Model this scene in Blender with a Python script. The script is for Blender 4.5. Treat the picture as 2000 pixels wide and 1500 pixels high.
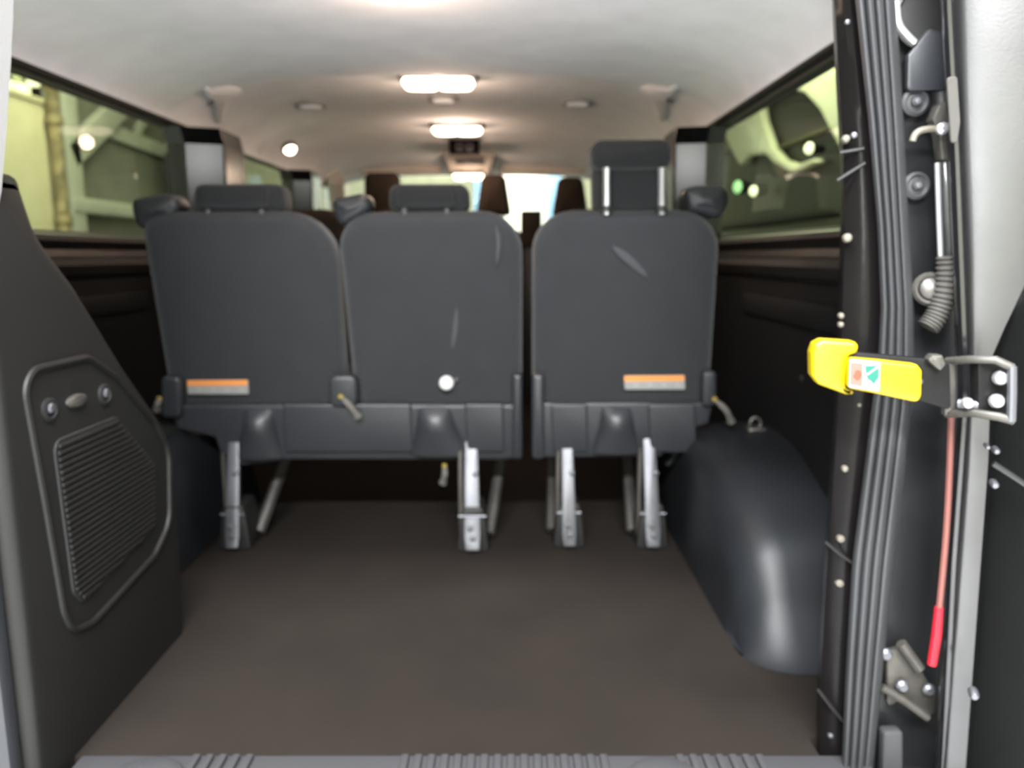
import bpy, bmesh, math, random
from mathutils import Vector, noise
random.seed(7)
R = math.radians
S = bpy.context.scene
COL = S.collection
for o in list(bpy.data.objects): bpy.data.objects.remove(o)

# ------------------------------------------------------------------ camera
CAMZ, PITCH, FPX = 0.76, R(9.5), 1500.0
cam = bpy.data.cameras.new('camera'); co = bpy.data.objects.new('camera', cam); COL.objects.link(co)
co.location = (0, 0, CAMZ); co.rotation_euler = (R(90) - PITCH, 0, 0)
cam.sensor_width = 36.0; cam.lens = 36.0 * FPX / 2000.0; cam.clip_start = 0.02
cam.dof.use_dof = True; cam.dof.focus_distance = 0.62; cam.dof.aperture_fstop = 4.7
S.camera = co
# ------------------------------------------------------------------ view, world, key lights
S.view_settings.view_transform = 'Standard'; S.view_settings.look = 'None'
S.view_settings.exposure = 0.0; S.view_settings.gamma = 1.0; S.view_settings.use_curve_mapping = False
W = bpy.data.worlds.new('world'); S.world = W; W.use_nodes = True
W.node_tree.nodes['Background'].inputs[0].default_value = (0.75, 0.78, 0.72, 1)
W.node_tree.nodes['Background'].inputs[1].default_value = 0.02
def light(name, kind, loc, energy, color, size=0.1, rot=(0, 0, 0), size_y=None):
    l = bpy.data.lights.new(name, kind); l.energy = energy; l.color = color
    if kind == 'AREA':
        l.size = size
        if size_y: l.shape = 'RECTANGLE'; l.size_y = size_y
    else: l.shadow_soft_size = size
    o = bpy.data.objects.new(name, l); COL.objects.link(o); o.location = loc; o.rotation_euler = rot
    return o
light('phone_flash', 'POINT', (0.02, -0.03, 0.82), 21.0, (0.95, 0.97, 1.0), 0.02)
light('garage_light_above', 'AREA', (-0.2, 0.05, 2.75), 330.0, (0.97, 0.98, 1.0), 2.4, (0, 0, 0), 0.3)
light('garage_light_behind', 'AREA', (-0.2, -1.9, 2.75), 900.0, (0.97, 0.98, 1.0), 2.4, (0, 0, 0), 0.3)
light('garage_light_beside', 'AREA', (-1.75, 3.9, 2.3), 56.0, (1.0, 0.965, 0.80), 1.6, (0, 0, 0), 0.2)
light('garage_light_other', 'AREA', (1.35, 4.8, 2.4), 110.0, (0.97, 1.0, 0.74), 1.4, (0, 0, 0), 0.2)
light('garage_light_front', 'AREA', (0.2, 7.6, 2.5), 190.0, (1.0, 0.99, 0.85), 1.6, (R(40), 0, 0), 0.3)

# ------------------------------------------------------------------ pixel helpers (metres out)
CP, SP = math.cos(PITCH), math.sin(PITCH)
def ray(px, py):
    u, v = (px - 1000) / FPX, (750 - py) / FPX
    return Vector((u, CP + v * SP, -SP + v * CP))
CAM = Vector((0, 0, CAMZ))
def atY(px, py, Y): d = ray(px, py); return CAM + d * (Y / d.y)
def atX(px, py, X): d = ray(px, py); return CAM + d * (X / d.x)
def atZ(px, py, Z): d = ray(px, py); return CAM + d * ((Z - CAMZ) / d.z)
def atP(px, py, p, n):
    d = ray(px, py); n = Vector(n); return CAM + d * ((Vector(p) - CAM).dot(n) / d.dot(n))

# ------------------------------------------------------------------ materials
MATS = {}
def mat(name, color, rough=0.6, metal=0.0, bump=0.0, bscale=80.0, var=0.0, vscale=6.0, coat=0.0, emis=None, estr=0.0, spec=0.5, color2=None, sheen=0.0):
    m = bpy.data.materials.new(name); m.use_nodes = True; nt = m.node_tree; b = nt.nodes['Principled BSDF']
    c = (*color, 1)
    b.inputs['Base Color'].default_value = c; b.inputs['Roughness'].default_value = rough; b.inputs['Metallic'].default_value = metal
    b.inputs['Coat Weight'].default_value = coat; b.inputs['Coat Roughness'].default_value = 0.08
    b.inputs['Specular IOR Level'].default_value = spec
    if sheen: b.inputs['Sheen Weight'].default_value = sheen; b.inputs['Sheen Roughness'].default_value = 0.5
    tc = nt.nodes.new('ShaderNodeTexCoord')
    if var or color2:
        n = nt.nodes.new('ShaderNodeTexNoise'); n.inputs['Scale'].default_value = vscale; n.inputs['Detail'].default_value = 5
        nt.links.new(tc.outputs['Object'], n.inputs['Vector'])
        r = nt.nodes.new('ShaderNodeValToRGB'); r.color_ramp.elements[0].position = 0.35; r.color_ramp.elements[1].position = 0.68
        lo = tuple(x * (1 - var) for x in color); hi = color2 if color2 else tuple(min(1, x * (1 + var)) for x in color)
        r.color_ramp.elements[0].color = (*lo, 1); r.color_ramp.elements[1].color = (*hi, 1)
        nt.links.new(n.outputs['Fac'], r.inputs['Fac']); nt.links.new(r.outputs['Color'], b.inputs['Base Color'])
    if bump:
        n2 = nt.nodes.new('ShaderNodeTexNoise'); n2.inputs['Scale'].default_value = bscale; n2.inputs['Detail'].default_value = 3
        nt.links.new(tc.outputs['Object'], n2.inputs['Vector'])
        bp = nt.nodes.new('ShaderNodeBump'); bp.inputs['Strength'].default_value = bump; bp.inputs['Distance'].default_value = 0.004
        nt.links.new(n2.outputs['Fac'], bp.inputs['Height']); nt.links.new(bp.outputs['Normal'], b.inputs['Normal'])
    if emis: b.inputs['Emission Color'].default_value = (*emis, 1); b.inputs['Emission Strength'].default_value = estr
    MATS[name] = m; return m
def glass(name, tint, fres=1.15, rough=0.02):
    m = bpy.data.materials.new(name); m.use_nodes = True; nt = m.node_tree; nt.nodes.clear()
    out = nt.nodes.new('ShaderNodeOutputMaterial'); mix = nt.nodes.new('ShaderNodeMixShader')
    t = nt.nodes.new('ShaderNodeBsdfTransparent'); t.inputs[0].default_value = (*tint, 1)
    g = nt.nodes.new('ShaderNodeBsdfGlossy'); g.inputs['Roughness'].default_value = rough
    f = nt.nodes.new('ShaderNodeFresnel'); f.inputs['IOR'].default_value = fres
    ge = nt.nodes.new('ShaderNodeNewGeometry'); mu = nt.nodes.new('ShaderNodeMath'); mu.operation = 'SUBTRACT'; mu.use_clamp = True
    nt.links.new(f.outputs[0], mu.inputs[0]); nt.links.new(ge.outputs['Backfacing'], mu.inputs[1]); nt.links.new(mu.outputs[0], mix.inputs[0]); nt.links.new(t.outputs[0], mix.inputs[1]); nt.links.new(g.outputs[0], mix.inputs[2])
    nt.links.new(mix.outputs[0], out.inputs[0]); MATS[name] = m; return m
mat('headliner', (0.82, 0.82, 0.84), 0.95, bump=0.15, bscale=350, var=0.04, vscale=9)
mat('carpet', (0.0119, 0.0091, 0.0072), 0.97, bump=0.5, bscale=420, var=0.12, vscale=5, spec=0.15)
mat('fabric', (0.0221, 0.0233, 0.0257), 0.95, bump=0.3, bscale=600, var=0.04, vscale=14, spec=0.12, sheen=0.15)
mat('fabric_light', (0.026, 0.0275, 0.0305), 0.95, bump=0.3, bscale=600, var=0.04, vscale=14, spec=0.12, sheen=0.15)
mat('fabric_brown', (0.030, 0.021, 0.016), 0.95, bump=0.3, bscale=500, var=0.15, vscale=14, spec=0.15)
mat('scuff', (0.048, 0.0499, 0.0538), 0.95, bump=0.3, bscale=600, spec=0.1)
mat('plastic_grey', (0.022, 0.0237, 0.0275), 0.42, bump=0.12, bscale=900)
mat('plastic_black', (0.012, 0.012, 0.012), 0.5, bump=0.12, bscale=800)
mat('trim_plastic', (0.0074, 0.0071, 0.0065), 0.55, bump=0.18, bscale=700, var=0.08, spec=0.35)
mat('wall_dark', (0.0048, 0.0048, 0.0051), 0.6, bump=0.15, bscale=500, spec=0.2)
mat('arm_black', (0.006, 0.006, 0.006), 0.45, spec=0.15)
mat('gloss_black', (0.006, 0.006, 0.007), 0.22)
mat('pillar_gloss', (0.0054, 0.0048, 0.0048), 0.26, bump=0.35, bscale=14, spec=0.12)
mat('arch_plastic', (0.0104, 0.0117, 0.0137), 0.42, bump=0.1, bscale=300, var=0.1, spec=0.3)
mat('pillar_light', (0.11, 0.1075, 0.105), 0.8, bump=0.1, bscale=300)
mat('beige', (0.50, 0.44, 0.38), 0.8, bump=0.1, bscale=300)
mat('rubber', (0.0315, 0.0326, 0.0349), 0.62, bump=0.1, bscale=300, var=0.12)
mat('paint_jamb', (0.0101, 0.0104, 0.0115), 0.34, coat=0.2, bump=0.12, bscale=40, var=0.25, vscale=12)
mat('paint_door', (0.1105, 0.1105, 0.1126), 0.42, metal=1.0, bump=0.05, bscale=260, var=0.1)
mat('paint_black', (0.006, 0.006, 0.007), 0.2, coat=0.7)
mat('steel', (0.1674, 0.1705, 0.186), 0.5, metal=0.85, bump=0.15, bscale=90, var=0.2)
mat('steel_bright', (0.585, 0.5925, 0.615), 0.28, metal=0.7)
mat('steel_dark', (0.112, 0.105, 0.098), 0.45, metal=0.7, bump=0.2, bscale=60, var=0.35)
mat('galvanised', (0.0632, 0.0595, 0.0521), 0.5, metal=0.35, bump=0.3, bscale=70, var=0.35)
mat('white_plastic', (0.48, 0.48, 0.48), 0.5)
mat('cream_clip', (0.117, 0.1053, 0.0819), 0.5)
mat('orange', (0.595, 0.21, 0.042), 0.6)
mat('yellow', (0.396, 0.2904, 0.0), 0.38, bump=0.03, bscale=200)
mat('yellow_tag', (0.204, 0.15, 0.024), 0.6)
mat('strap', (0.09, 0.084, 0.075), 0.8, bump=0.3, bscale=400)
mat('conduit', (0.0504, 0.0475, 0.042), 0.7, bump=0.2, bscale=100)
mat('sticker_white', (0.2143, 0.2143, 0.2053), 0.5)
mat('sticker_pink', (0.2418, 0.079, 0.0605), 0.5)
mat('sticker_red', (0.385, 0.035, 0.014), 0.5)
mat('sticker_teal', (0.0, 0.0952, 0.0672), 0.5)
mat('red', (0.375, 0.0015, 0.0112), 0.5)
mat('pink_cord', (0.132, 0.045, 0.036), 0.6)
mat('print_grey', (0.252, 0.246, 0.24), 0.6)
mat('lamp_housing', (0.10, 0.09, 0.085), 0.5)
mat('lamp_lens', (0.9, 0.85, 0.8), 0.3, emis=(1.0, 0.78, 0.60), estr=9.0)
mat('tube_glow', (0.9, 0.9, 0.8), 0.3, emis=(1.0, 1.0, 0.66), estr=2.6)
mat('green_glow', (0.4, 0.7, 0.4), 0.3, emis=(0.5, 1.0, 0.5), estr=1.4)
mat('vent_rim', (0.22, 0.21, 0.21), 0.6)
mat('display', (0.004, 0.002, 0.004), 0.8, spec=0.05)
mat('display_seg', (0.012, 0.006, 0.008), 0.3)
mat('concrete', (0.72, 0.72, 0.72), 0.85, bump=0.2, bscale=30, var=0.2, vscale=3)
mat('belt_plastic', (0.012, 0.010, 0.009), 0.38, bump=0.3, bscale=20, spec=0.3)
mat('sill_grey', (0.06, 0.06, 0.063), 0.4, metal=0.3, bump=0.1, bscale=200)
mat('door_card', (0.005, 0.0052, 0.0052), 0.5, bump=0.1, bscale=300, spec=0.08)
mat('van_dark', (0.008, 0.0085, 0.006), 0.5, spec=0.3)
mat('garage_wall', (0.6, 0.6, 0.46), 0.9, bump=0.1, bscale=40, var=0.08)
mat('garage_dark', (0.035, 0.036, 0.025), 0.9, var=0.3, vscale=2)
mat('cream_panel', (0.62, 0.58, 0.38), 0.7, var=0.05)
mat('sage_steel', (0.36, 0.37, 0.3), 0.55, var=0.08)
mat('sage_panel', (0.16, 0.16, 0.125), 0.7, var=0.08)
mat('rust_pipe', (0.25, 0.2, 0.1), 0.7, var=0.4, vscale=20, bump=0.2, bscale=60)
mat('white_wall', (0.85, 0.85, 0.78), 0.8)
mat('blue_paint', (0.14, 0.26, 0.42), 0.5)
mat('cream_paint', (0.55, 0.55, 0.42), 0.4, coat=0.2)
mat('olive_seat', (0.09, 0.09, 0.04), 0.8)
mat('dark_glass', (0.006, 0.007, 0.005), 0.15)
glass('tint_glass', (0.72, 0.76, 0.66))
glass('clear_glass', (0.9, 0.93, 0.9))

# ------------------------------------------------------------------ object helpers
WLOC = {}
def obj(name, bm, m, parent=None, smooth=True, origin=None):
    bmesh.ops.remove_doubles(bm, verts=bm.verts, dist=1e-6)
    bmesh.ops.recalc_face_normals(bm, faces=bm.faces)
    lo = Vector((min(v.co[i] for v in bm.verts) for i in range(3))); hi = Vector((max(v.co[i] for v in bm.verts) for i in range(3)))
    w = origin if origin is not None else Vector(((lo.x + hi.x) / 2, (lo.y + hi.y) / 2, lo.z))
    bmesh.ops.translate(bm, verts=bm.verts, vec=-w)
    me = bpy.data.meshes.new(name); bm.to_mesh(me); bm.free()
    if smooth:
        for p in me.polygons: p.use_smooth = True
        try: me.set_sharp_from_angle(angle=R(35))
        except Exception: pass
    me.materials.append(MATS[m])
    o = bpy.data.objects.new(name, me); COL.objects.link(o)
    WLOC[o] = w
    if parent: o.parent = parent; o.location = w - WLOC[parent]
    else: o.location = w
    return o
def tag(o, label, cat=None, group=None, kind=None):
    o['label'] = label
    if cat: o['category'] = cat
    if group: o['group'] = group
    if kind: o['kind'] = kind
    return o
def struct(o, label=None):
    o['kind'] = 'structure'
    if label: o['label'] = label
    return o
def thing(name, loc, label, cat, group=None):
    o = bpy.data.objects.new(name, None); COL.objects.link(o); o.location = loc; o.empty_display_size = 0.1
    WLOC[o] = Vector(loc); return tag(o, label, cat, group)
def ring_faces(bm, a, b, close=True):
    n = len(a)
    for i in range(n if close else n - 1):
        j = (i + 1) % n
        try: bm.faces.new((a[i], a[j], b[j], b[i]))
        except ValueError: pass
def box(lo, hi, bev=0.0, seg=2, bm=None):
    b = bm or bmesh.new()
    lo, hi = Vector(lo), Vector(hi); t = bmesh.new(); bmesh.ops.create_cube(t, size=1)
    for v in t.verts: v.co = Vector((lo[i] + (v.co[i] + .5) * (hi[i] - lo[i]) for i in range(3)))
    if bev: bmesh.ops.bevel(t, geom=t.edges[:], offset=bev, segments=seg, affect='EDGES', profile=0.5)
    me = bpy.data.meshes.new('tmp'); t.to_mesh(me); t.free(); b.from_mesh(me); bpy.data.meshes.remove(me)
    return b
def rpoly(pts, r, seg=5):
    """round the corners of a polygon of 2-D points; r is one radius or one per corner"""
    out = []; n = len(pts)
    for i in range(n):
        p = Vector(pts[i][:2]); a = Vector(pts[i - 1][:2]); c = Vector(pts[(i + 1) % n][:2]); rr = r[i] if isinstance(r, (list, tuple)) else r
        if rr <= 1e-6: out.append(p); continue
        u, w = (a - p), (c - p); lu, lw = u.length, w.length; u.normalize(); w.normalize()
        ang = u.angle(w); 
        if ang > 3.05: out.append(p); continue
        t = min(rr / math.tan(ang / 2), lu * .48, lw * .48); rr = t * math.tan(ang / 2)
        cen = p + (u + w).normalized() * (rr / math.sin(ang / 2)); s, e = p + u * t - cen, p + w * t - cen
        tot = s.angle(e); sgn = 1 if s.x * e.y - s.y * e.x > 0 else -1
        for k in range(seg + 1):
            th = sgn * tot * k / seg; out.append(cen + Vector((s.x * math.cos(th) - s.y * math.sin(th), s.x * math.sin(th) + s.y * math.cos(th))))
    return out
def inset(pts, d):
    n = len(pts); area = sum(pts[i].x * pts[(i + 1) % n].y - pts[(i + 1) % n].x * pts[i].y for i in range(n)); sg = 1 if area > 0 else -1
    out = []
    for i in range(n):
        a, p, c = pts[i - 1], pts[i], pts[(i + 1) % n]
        e1, e2 = p - a, c - p
        if e1.length < 1e-9: e1 = e2
        if e2.length < 1e-9: e2 = e1
        n1 = Vector((-e1.y, e1.x)).normalized() * sg; n2 = Vector((-e2.y, e2.x)).normalized() * sg
        nn = n1 + n2; nn = nn.normalized() if nn.length > 1e-6 else n1
        out.append(p + nn * (d / max(0.35, nn.dot(n1))))
    return out
def slab(outline, depth, r, M, seg=3, crown=0.0, bm=None, flat_back=False):
    """solid plate from a 2-D outline with rounded edges; M(a,b,d) places it"""
    bm = bm or bmesh.new(); P = [Vector(p[:2]) for p in outline]; rings = []
    prof = []
    for k in range(seg + 1):
        t = k / seg * math.pi / 2; prof.append((r * (1 - math.sin(t)), r * (1 - math.cos(t))))
    back = [(0, depth)] if flat_back else [(i, depth - d) for i, d in reversed(prof)]
    cen = Vector(((min(p.x for p in P) + max(p.x for p in P)) / 2, (min(p.y for p in P) + max(p.y for p in P)) / 2))
    if crown:
        base = inset(P, r)
        for s in (0.25, 0.5, 0.75, 0.92):
            rings.append([bm.verts.new(M(cen.x + (p.x - cen.x) * s, cen.y + (p.y - cen.y) * s, -crown * (1 - s * s))) for p in base])
    for i, d in prof + back:
        q = inset(P, i) if i > 1e-7 else P
        rings.append([bm.verts.new(M(p.x, p.y, d)) for p in q])
    for a, b in zip(rings, rings[1:]): ring_faces(bm, a, b)
    bm.faces.new(rings[0]); bm.faces.new(list(reversed(rings[-1])))
    return bm
def frame(o, ax, ay, ad):
    o, ax, ay, ad = Vector(o), Vector(ax).normalized(), Vector(ay).normalized(), Vector(ad).normalized()
    return lambda a, b, d: o + ax * a + ay * b + ad * d
XZ = lambda Y: (lambda a, b, d: Vector((a, Y + d, b)))
def tube(path, rad, n=10, bm=None, cap=True):
    bm = bm or bmesh.new(); path = [Vector(p) for p in path]; rings = []; prev = None
    for i, p in enumerate(path):
        t = (path[min(i + 1, len(path) - 1)] - path[max(i - 1, 0)]).normalized()
        ref = prev if prev else (Vector((0, 0, 1)) if abs(t.z) < .9 else Vector((1, 0, 0)))
        u = (ref - t * ref.dot(t)).normalized(); w = t.cross(u); prev = u
        rr = rad[i] if isinstance(rad, (list, tuple)) else rad
        rings.append([bm.verts.new(p + (u * math.cos(2 * math.pi * k / n) + w * math.sin(2 * math.pi * k / n)) * rr) for k in range(n)])
    for a, b in zip(rings, rings[1:]): ring_faces(bm, a, b)
    if cap: bm.faces.new(rings[0]); bm.faces.new(list(reversed(rings[-1])))
    return bm
def lathe(prof, o, axis, n=20, bm=None):
    """prof: list of (radius, height along axis)"""
    bm = bm or bmesh.new(); o = Vector(o); ax = Vector(axis).normalized()
    u = (Vector((0, 0, 1)) if abs(ax.z) < .9 else Vector((1, 0, 0))); u = (u - ax * u.dot(ax)).normalized(); w = ax.cross(u); rings = []
    for r, h in prof:
        r = max(r, 1e-4)
        rings.append([bm.verts.new(o + ax * h + (u * math.cos(2 * math.pi * k / n) + w * math.sin(2 * math.pi * k / n)) * r) for k in range(n)])
    for a, b in zip(rings, rings[1:]): ring_faces(bm, a, b)
    bm.faces.new(rings[0]); bm.faces.new(list(reversed(rings[-1])))
    return bm
def spline(pts, n=6):
    pts = [Vector(p) for p in pts]; out = []
    for i in range(len(pts) - 1):
        p0, p1, p2, p3 = pts[max(i - 1, 0)], pts[i], pts[i + 1], pts[min(i + 2, len(pts) - 1)]
        for k in range(n):
            t = k / n; out.append(.5 * ((2 * p1) + (p2 - p0) * t + (2 * p0 - 5 * p1 + 4 * p2 - p3) * t * t + (3 * p1 - p0 - 3 * p2 + p3) * t ** 3))
    out.append(pts[-1]); return out
def ip(tab, y):
    if y <= tab[0][0]: return tab[0][1]
    for (a, b), (c, d) in zip(tab, tab[1:]):
        if y <= c: return b + (d - b) * (y - a) / (c - a)
    return tab[-1][1]
def sm(t): t = max(0, min(1, t)); return t * t * (3 - 2 * t)
def strip(ys, xl, xr, prof, Yf):
    """upright moulding: xl/xr tables (height px -> px), prof = [(s, depth offset)], Yf(s) distance; closed with a back"""
    bm = bmesh.new(); rows = []
    for y in ys:
        a, b = ip(xl, y), ip(xr, y); row = [bm.verts.new(atY(a + (b - a) * s, y, Yf(s) + d)) for s, d in prof]
        rows.append(row + [bm.verts.new(row[-1].co + Vector((0.03, 0.05, 0))), bm.verts.new(row[0].co + Vector((0.035, 0.05, 0)))])
    for a, b in zip(rows, rows[1:]): ring_faces(bm, a, b)
    bm.faces.new(rows[0]); bm.faces.new(list(reversed(rows[-1])))
    return bm

# ================================================================== THE VAN SHELL
XL, XR, XC = -1.12, 0.67, -0.225        # inner faces at the windows, centre line
floor = struct(obj('floor', slab([(-1.2, 1.07), (.475, 1.07), (.475, 1.12), (.75, 1.12), (.75, 5.3), (-1.2, 5.3)], .04, .003, lambda a, b, d: Vector((a, b, -d)), 2), 'carpet'), 'dark brownish grey load floor covering of the van')
# headliner ---------------------------------------------------------
def roof_z(X, Y):
    zc = 1.332 + 0.042 * sm((Y - 2.60) / 0.07) - 0.10 * sm((Y - 4.35) / 0.8)
    s = min(1.0, abs((X - XC) / 0.895)); edge = 1.2 - 0.02 * sm((Y - 2.7) / .5)
    return edge + (zc - edge) * max(0.0, 1 - s ** 3.4) ** (1 / 2.0)
bm = bmesh.new(); rows = []
yy = [0.98 + .1 * i for i in range(16)] + [2.5 + .02 * i for i in range(12)] + [2.75 + .1 * i for i in range(25)]
for Y in yy:
    rows.append([bm.verts.new((XC + 0.895 * math.sin(math.pi / 2 * (k / 24 - 1)), Y, roof_z(XC + 0.895 * math.sin(math.pi / 2 * (k / 24 - 1)), Y))) for k in range(49)])
for a, b in zip(rows, rows[1:]): ring_faces(bm, a, b, close=False)
bm.normal_update()
geo = bmesh.ops.extrude_face_region(bm, geom=bm.faces[:])
bmesh.ops.translate(bm, verts=[v for v in geo['geom'] if isinstance(v, bmesh.types.BMVert)], vec=(0, 0, 0.02))
ceiling = struct(obj('ceiling', bm, 'headliner'), 'pale grey moulded headliner of the van')
struct(obj('roof', box((-1.24, 0.95, 1.40), (0.80, 5.3, 1.43)), 'paint_black'), 'black outer roof skin of the van')
# side walls -----------------------------------------------------------
def side(name, sx, lab):
    x0 = XL if sx < 0 else XR
    def X(d0, d1): a, b = x0 + sx * d0, x0 + sx * d1; return min(a, b), max(a, b)
    a, b = X(0, .08); w = struct(obj(name, box((a, 1.1, -0.05), (b, 5.25, 0.70)), 'wall_dark'), lab)
    # belt rail under the glass: long rounded ledge with a groove
    prof = [(0.08, .70), (-.005, .70), (-.02, .712), (-.025, .735), (-.015, .752), (0.012, .757), (0.016, .775), (0.0, .785), (-.012, .797), (-.006, .81), (0.03, .818), (0.08, .818)]
    bm = bmesh.new(); rows = []
    for Y in (1.1, 1.6, 2.2, 2.7, 3.2, 4.0, 5.25): rows.append([bm.verts.new((x0 + sx * p, Y, z)) for p, z in prof])
    for q, r_ in zip(rows, rows[1:]): ring_faces(bm, q, r_)
    bm.faces.new(rows[0]); bm.faces.new(list(reversed(rows[-1])))
    obj('belt_rail', bm, 'belt_plastic', w)
    obj('cant_rail', box((a, 1.1, 1.19), (b, 5.25, 1.41)), 'wall_dark', w)
    return w
WL = side('wall_left', -1, 'near-black inner side panel left of the seats')
WR = side('wall_right', 1, 'near-black inner side panel right of the seats')
for sx, w, yb in ((-1, WL, 2.35), (1, WR, 2.2)):      # panel grooves and a few push fixings
    x0 = XL if sx < 0 else XR
    obj('panel_moulding', box((x0 - sx * .012 if sx > 0 else x0, 1.3, .60), (x0 if sx > 0 else x0 + .012, yb, .655), .004), 'wall_dark', w)
    for (Y, z) in ((1.95, .62), (1.75, .48)):
        obj('push_fixing', lathe([(.008, 0), (.008, .003), (.004, .006)], (x0, Y, z), (-sx, 0, 0), 10), 'plastic_black', w)
# pillars between the windows
def pillar(n, sx, y0, y1, proud, slope, lab, m='gloss_black'):
    x0 = XL if sx < 0 else XR
    out = rpoly([(y0, proud), (y0 + slope * proud, 0), (y1, 0), (y1, proud + .06), (y0, proud + .06)], [.008, .010, .03, 0, 0], 4)
    bm = bmesh.new(); rows = []
    for z in (.80, 1.135, 1.185): 
        f = .012 * math.sin((z - .8) * 5); sh = -.095 * (z - .8) - .6 * max(0, z - 1.135)
        rows.append([bm.verts.new((x0 - sx * (proud + f) + sx * q.y, q.x + sh, z)) for q in out])
    for a, b in zip(rows, rows[1:]): ring_faces(bm, a, b)
    bm.faces.new(rows[0]); bm.faces.new(list(reversed(rows[-1])))
    return struct(obj('trim_%d' % n, bm, m, smooth=False), lab)
pillar(1, -1, 2.73, 3.0, .117, .39, 'glossy black pillar behind the left rear window')
pillar(2, -1, 4.04, 4.28, .09, .26, 'dark pillar at the far end of the left sliding door window')
pillar(3, 1, 2.73, 3.0, .105, .215, 'glossy black pillar beside the raised headrest')
pillar(4, 1, 4.04, 4.28, .09, .16, 'dark pillar on the right behind the cab')
k = 5
for sx in (-1, 1):      # beige A-pillars
    x0 = XL if sx < 0 else XR
    bm = tube(spline([(x0, 5.15, .82), (x0 - sx * .02, 4.98, 1.02), (x0 - sx * .07, 4.7, 1.22)], 5), .05, 10)
    struct(obj('trim_%d' % k, bm, 'beige'), 'beige windscreen pillar, %s side of the cab' % ('left' if sx < 0 else 'right')); k += 1
    bm = box((min(x0 - sx * .035, x0 + sx * .05), 4.29, .80), (max(x0 - sx * .035, x0 + sx * .05), 4.42, 1.22), .015)
    struct(obj('trim_%d' % k, bm, 'beige'), 'beige belt pillar, %s side of the cab' % ('left' if sx < 0 else 'right')); k += 1
# glazing
wn = 1
for sx in (-1, 1):
    x0 = XL if sx < 0 else XR
    for (y0, y1, nm) in ((1.15, 2.76, 'rear side'), (2.98, 4.02, 'sliding door'), (4.42, 5.1, 'cab door')):
        a, b = sorted((x0 + sx * .030, x0 + sx * .036))
        w = struct(obj('window_%d' % wn, box((a, y0, .815), (b, y1, 1.195)), 'tint_glass' if y0 < 4 else 'clear_glass'), '%s %s window glass' % ('left' if sx < 0 else 'right', nm)); wn += 1
        a, b = sorted((x0 + sx * .025, x0 + sx * .042))
        for (p, q) in (((a, y0, .805), (b, y1, .822)), ((a, y0, 1.182), (b, y1, 1.199))): obj('window_rubber', box(p, q, .003), 'plastic_black', w)
# front of the cab
w = struct(obj('window_%d' % wn, box((-1.05, 5.10, .88), (.6, 5.11, 1.25)), 'clear_glass'), 'windscreen at the far end of the van')
struct(obj('wall_front', box((-1.2, 5.2, -.05), (.75, 5.3, .88)), 'wall_dark'), 'dark bulkhead below the windscreen')
bm = box((-1.06, 4.72, .55), (.62, 5.18, .86), .05, 3); dash = tag(obj('dashboard', bm, 'plastic_black'), 'black dashboard under the windscreen', 'dashboard')

# ================================================================== REAR TRIM, FOREGROUND LEFT
PX = -0.672
pl = struct(bpy.data.objects.new('trim_10', None))
COL.objects.link(pl); pl.location = (-.85, 1.2, 0); WLOC[pl] = Vector((-.85, 1.2, 0)); pl['label'] = 'dark plastic corner panel with ribbed grille, left of the load floor'
prof = [(.985, -.06), (1.47, -.06)] + [(1.49, .10), (1.487, .38)] + [(1.44, .455), (1.324, .572), (1.198, .716), (1.116, .79), (1.085, .87), (.985, .87)]
prof = rpoly(prof, [.0, .03, .05, .10, .12, .25, .2, .1, .01, .012], 5)
MYZ = lambda a, b, d: Vector((PX - d + .012 * sm((b - .25) / .1) * 0, a, b))
obj('panel', slab(prof, .40, .022, MYZ, 4), 'trim_plastic', pl)
# raised rounded bead around the grille field, traced on the panel's plane
def pp(px, py): q = atX(px, py, PX); return Vector((q.y, q.z))
bead_px = [(45, 760), (62, 722), (170, 697), (225, 735), (300, 822), (328, 880), (330, 1020), (300, 1085), (180, 1215), (140, 1234), (122, 1195), (85, 980)]
loop = rpoly([pp(*q) for q in bead_px], .06, 6)
pts = [Vector((PX + .001, q.x, q.y)) for q in loop]
obj('bead', tube(pts + [pts[0]], .0055, 8), 'trim_plastic', pl)
gr_px = [(100, 862), (225, 812), (300, 905), (302, 1030), (160, 1180), (140, 1160)]
gl = rpoly([pp(*q) for q in gr_px], .02, 4)
gp = obj('grille', slab(gl, .004, .0015, lambda a, b, d: Vector((PX + .003 - d, a, b)), 1), 'plastic_black', pl)
glc = inset(gl, .006)
def span_at(poly, z):
    xs = []
    for i in range(len(poly)):
        a, b = poly[i], poly[(i + 1) % len(poly)]
        if (a.y - z) * (b.y - z) < 0: xs.append(a.x + (b.x - a.x) * (z - a.y) / (b.y - a.y))
    return (min(xs), max(xs)) if len(xs) >= 2 else None
zmin, zmax = min(q.y for q in glc), max(q.y for q in glc)
ns = 26
for i in range(ns):
    z = zmin + (zmax - zmin) * (i + .5) / ns; s = span_at(glc, z)
    if not s or s[1] - s[0] < .01: continue
    h = (zmax - zmin) / ns * .30
    obj('slat', box((PX + .002, s[0], z - h), (PX + .0065, s[1], z + h), .0012, 1), 'trim_plastic', gp)
for (x, y) in ((95, 800), (203, 770)):
    q = atX(x, y, PX); f = obj('hook_socket', lathe([(.018, -.004), (.018, .003), (.013, .005), (.012, -.003), (.004, -.003)], q, (1, 0, 0), 18), 'plastic_black', pl)
    obj('screw', lathe([(.008, 0), (.009, .003), (.006, .006), (.001, .0065)], q + Vector((-.001, .004, .002)), (1, 0, 0), 14), 'steel', f)
q = atX(147, 782, PX); bm = lathe([(.026, 0), (.026, .004), (.02, .007), (.001, .008)], q, (1, 0, 0), 24)
for v in bm.verts: v.co.z = q.z + (v.co.z - q.z) * .38
obj('badge', bm, 'galvanised', pl)
pl['kind'] = 'structure'
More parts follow.
